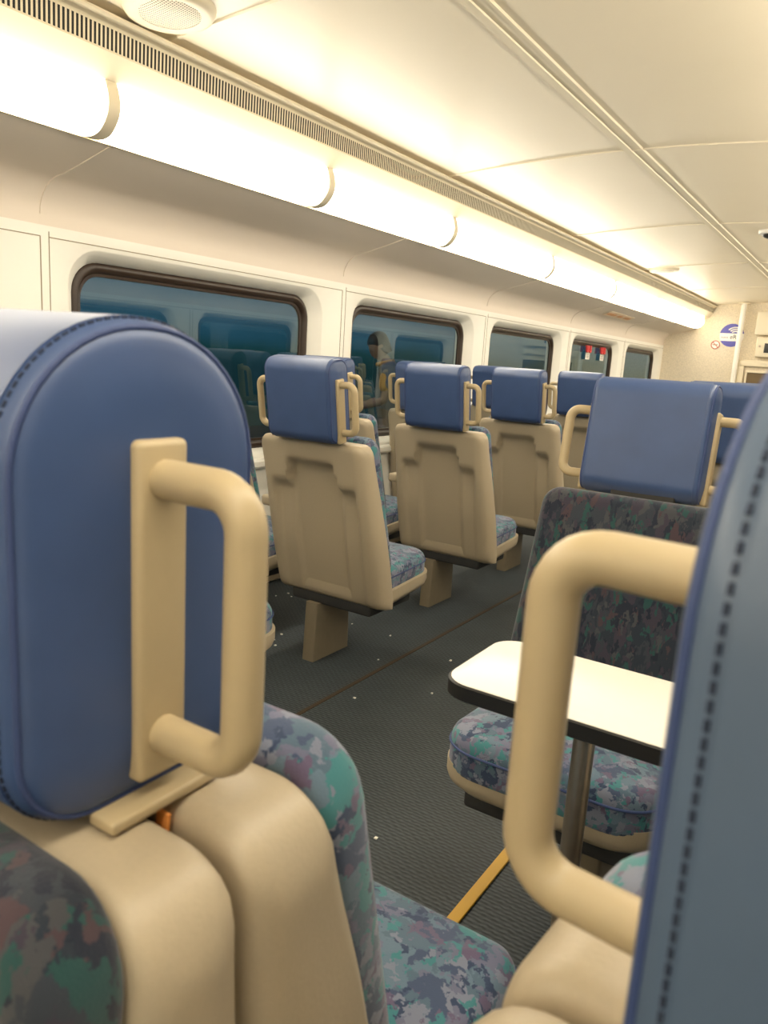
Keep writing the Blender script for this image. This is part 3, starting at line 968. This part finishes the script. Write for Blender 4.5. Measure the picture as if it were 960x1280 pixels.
# local frame: +y forward, x right, z up ; height about 1.70
B = [(0, 0, .92, (.13, .10)), (0, .01, 1.08, (.125, .095)), (0, .02, 1.24, (.14, .105)), (0, .01, 1.37, (.12, .085)), (0, .045, 1.45, .055), (0, .085, 1.51, .055)]
E_ = [(0, 1), (1, 2), (2, 3), (3, 4), (4, 5)]
for sx in (-1, 1):
    n0 = len(B)
    B += [(sx * .09, 0, .86, .09), (sx * .10, .01, .50, .062), (sx * .10, -.02, .09, .042), (sx * .105, .05, .045, .040), (sx * .11, .15, .03, .034)]
    E_ += [(0, n0), (n0, n0 + 1), (n0 + 1, n0 + 2), (n0 + 2, n0 + 3), (n0 + 3, n0 + 4)]
    n0 = len(B)
    B += [(sx * .18, 0, 1.365, .060), (sx * .225, .03, 1.10, .043), (sx * .15, .24, 1.03, .034), (sx * .10, .33, 1.06, (.030, .020)), (sx * .085, .38, 1.085, (.034, .016))]
    E_ += [(3, n0), (n0, n0 + 1), (n0 + 1, n0 + 2), (n0 + 2, n0 + 3), (n0 + 3, n0 + 4)]
    # four fingers curled round the phone, and the thumb
    h = n0 + 4
    for i, dz in enumerate((-.024, -.008, .008, .023)):
        q = len(B); ln = (.9, 1.0, .95, .78)[3 - i]
        B += [(sx * .080, .400, 1.085 + dz, .009), (sx * (.080 - .025 * ln), .425 * 1.0, 1.087 + dz, .0085), (sx * (.075 - .05 * ln), .418, 1.088 + dz, .0075)]
        E_ += [(h, q), (q, q + 1), (q + 1, q + 2)]
    q = len(B)
    B += [(sx * .075, .355, 1.105, .011), (sx * .045, .365, 1.125, .0095), (sx * .020, .385, 1.130, .008)]
    E_ += [(n0 + 3, q), (q, q + 1), (q + 1, q + 2)]
body = skin_obj('body', B, E_, SKIN, man)
# head, bent forward, joined as the body's own head mesh
def head_vf():
    L = []
    prof = [(-.125, .030, .028, .035), (-.112, .050, .045, .030), (-.085, .062, .062, .020), (-.05, .071, .078, .012), (-.01, .076, .090, .004), (.03, .078, .094, 0), (.07, .072, .086, -.004), (.10, .052, .062, -.008), (.115, .022, .028, -.01)]
    for z, rx, ry, yo in prof:
        ring = []
        for k in range(24):
            a = 2 * pi * k / 24
            y = yo + ry * sin(a); x = rx * cos(a)
            if sin(a) > .93 and -.06 < z < .02: y += .022 * (1 - abs(z + .035) / .06 if abs(z + .035) < .06 else 0)
            if abs(sin(a) - .82) < .12 and abs(z - .0) < .02: y -= .006
            ring.append((x, y, z))
        L.append(ring)
    return loft(L)
HM = Matrix.Translation((0, .115, 1.585)) @ Matrix.Rotation(R(-32), 4, 'X')
hd = obj('head', xf(head_vf(), HM), SKIN, man)
for sx in (-1, 1):
    obj('ear', xf(xf(pillow(.03, .055, .014, .013, .006), Matrix.Rotation(pi / 2, 4, 'Y')), HM @ Matrix.Translation((sx * .076 - .007, -.005, -.015)) @ Matrix.Rotation(0, 4, 'Z')), SKIN, hd)
    obj('eye', xf(tube([(sx * .03, .088, .0), (sx * .03, .092, .0)], .010, 10), HM), BLACK, hd)
obj('mouth', xf(tube([(-.022, .088, -.075), (0, .093, -.077), (.022, .088, -.075)], .005, 8), HM), plain('lips', (.30, .11, .09), .5), hd)
L = []
for z, rx, ry, yo, fr in ((-.10, .048, .050, -.035, .1), (-.07, .068, .078, -.012, .1), (-.02, .081, .098, -.004, .25), (.03, .086, .103, -.003, .75), (.06, .083, .102, -.004, .98), (.09, .070, .084, -.007, 1), (.115, .048, .058, -.009, 1), (.128, .018, .022, -.010, 1)):
    L.append([(rx * cos(2 * pi * k / 24), yo + ry * sin(2 * pi * k / 24) * (1.0 if sin(2 * pi * k / 24) < .1 else fr), z) for k in range(24)])
obj('hair', xf(loft(L), HM), HAIR, man)
# clothes
S = [(0, .0, .90, (.155, .122)), (0, .01, 1.08, (.147, .115)), (0, .02, 1.24, (.160, .125)), (0, .01, 1.375, (.135, .100)), (0, .035, 1.425, .070)]
SE = [(0, 1), (1, 2), (2, 3), (3, 4)]
for sx in (-1, 1):
    q = len(S); S += [(sx * .185, 0, 1.365, .078), (sx * .222, .02, 1.18, .066)]; SE += [(3, q), (q, q + 1)]
shirt = skin_obj('shirt', S, SE, SHIRT, man)
obj('collar', xf(tube([(.075 * cos(2 * pi * k / 20), .05 + .07 * sin(2 * pi * k / 20), 1.435 + .02 * sin(2 * pi * k / 20) * -1) for k in range(20)], .020, 8, closed=True), Matrix.Identity(4)), SHIRTO, shirt)
for sx in (-1, 1):
    skin_obj('sleeve_stripe', [(sx * .185, .025, 1.36, .068), (sx * .205, .030, 1.27, .066), (sx * .225, .034, 1.165, .062)], [(0, 1), (1, 2)], SHIRTO, shirt)
T = [(0, 0, .90, (.150, .118)), (0, 0, .84, (.14, .115))]
TE = [(0, 1)]
for sx in (-1, 1):
    q = len(T); T += [(sx * .09, 0, .76, .098), (sx * .10, .01, .50, .076), (sx * .10, -.015, .10, .062)]; TE += [(1, q), (q, q + 1), (q + 1, q + 2)]
skin_obj('trousers', T, TE, PANTS, man)
for sx in (-1, 1):
    obj('shoe', xf(pillow(.095, .27, .085, .045, .03), Matrix.Translation((sx * .108, .06, 0))), SHOE, man)
li = bpy.data.lights.new('man_fill_light', 'POINT'); li.energy = 85; li.color = (1, .82, .6); li.shadow_soft_size = .15  # added unseen light that brightens the man; no lamp is built
lo = bpy.data.objects.new('man_fill_light', li); C.objects.link(lo); lo.location = (-4.0, 3.2, 2.7)
tag(lo, 'added fill light outside above the man, out of the picture', 'fill light')

# ------------------------------------------------------------------ dusk sky
w = bpy.data.worlds.new('dusk'); sc.world = w; w.use_nodes = True
nt = w.node_tree; bg = nt.nodes['Background']
tc = nt.nodes.new('ShaderNodeTexCoord'); sp = nt.nodes.new('ShaderNodeSeparateXYZ')
nt.links.new(tc.outputs['Generated'], sp.inputs[0])
nz = nt.nodes.new('ShaderNodeTexNoise'); nz.inputs['Scale'].default_value = 14; nz.inputs['Detail'].default_value = 3
nt.links.new(tc.outputs['Generated'], nz.inputs['Vector'])
el = math_node(nt, 'ADD', sp.outputs[2], math_node(nt, 'MULTIPLY', math_node(nt, 'SUBTRACT', nz.outputs['Fac'], .5), .05))
mr = nt.nodes.new('ShaderNodeMapRange'); mr.inputs['From Min'].default_value = -.2; mr.inputs['From Max'].default_value = .3
nt.links.new(el, mr.inputs['Value'])
cr = nt.nodes.new('ShaderNodeValToRGB'); e = cr.color_ramp.elements
e[0].position = 0; e[0].color = (.010, .030, .034, 1)
e[1].position = 1; e[1].color = (.10, .17, .24, 1)
for p_, c_ in ((.36, (.012, .048, .050)), (.405, (.020, .075, .080)), (.43, (.03, .11, .16)), (.47, (.05, .15, .22)), (.60, (.12, .22, .30))):
    q = e.new(p_); q.color = (*c_, 1)
nt.links.new(mr.outputs[0], cr.inputs[0]); nt.links.new(cr.outputs[0], bg.inputs[0]); bg.inputs[1].default_value = .72

# ------------------------------------------------------------------ camera
a, b, c = .56858355, .20044739, .06337192
def M3(*r): return Matrix(r)
Ry = M3((cos(a), 0, sin(a)), (0, 1, 0), (-sin(a), 0, cos(a)))
Rx = M3((1, 0, 0), (0, cos(b), -sin(b)), (0, sin(b), cos(b)))
Rz = M3((cos(c), -sin(c), 0), (sin(c), cos(c), 0), (0, 0, 1))
Q = Rz @ Rx @ Ry                               # columns: car x, down, car y in lens coordinates
def wv(r): return Vector((Q[r][0], Q[r][2], -Q[r][1]))
right, down, fwd = wv(0), wv(1), wv(2)
cam = bpy.data.cameras.new('camera'); co = bpy.data.objects.new('camera', cam); C.objects.link(co)
mw = Matrix.Identity(4)
for i in range(3):
    mw[i][0] = right[i]; mw[i][1] = -down[i]; mw[i][2] = -fwd[i]
mw[2][3] = 1.26
co.matrix_world = mw
cam.sensor_fit = 'VERTICAL'; cam.sensor_height = 36; cam.lens = 949.97 / 1280 * 36
cam.clip_start = .01; cam.clip_end = 200
cam.dof.use_dof = True; cam.dof.focus_distance = 2.3; cam.dof.aperture_fstop = 9.5
sc.camera = co

vs = sc.view_settings
vs.view_transform = 'Standard'; vs.look = 'None'; vs.exposure = 0.12; vs.gamma = 1.0; vs.use_curve_mapping = False
sc.cycles.max_bounces = 10; sc.cycles.diffuse_bounces = 6; sc.cycles.transparent_max_bounces = 12
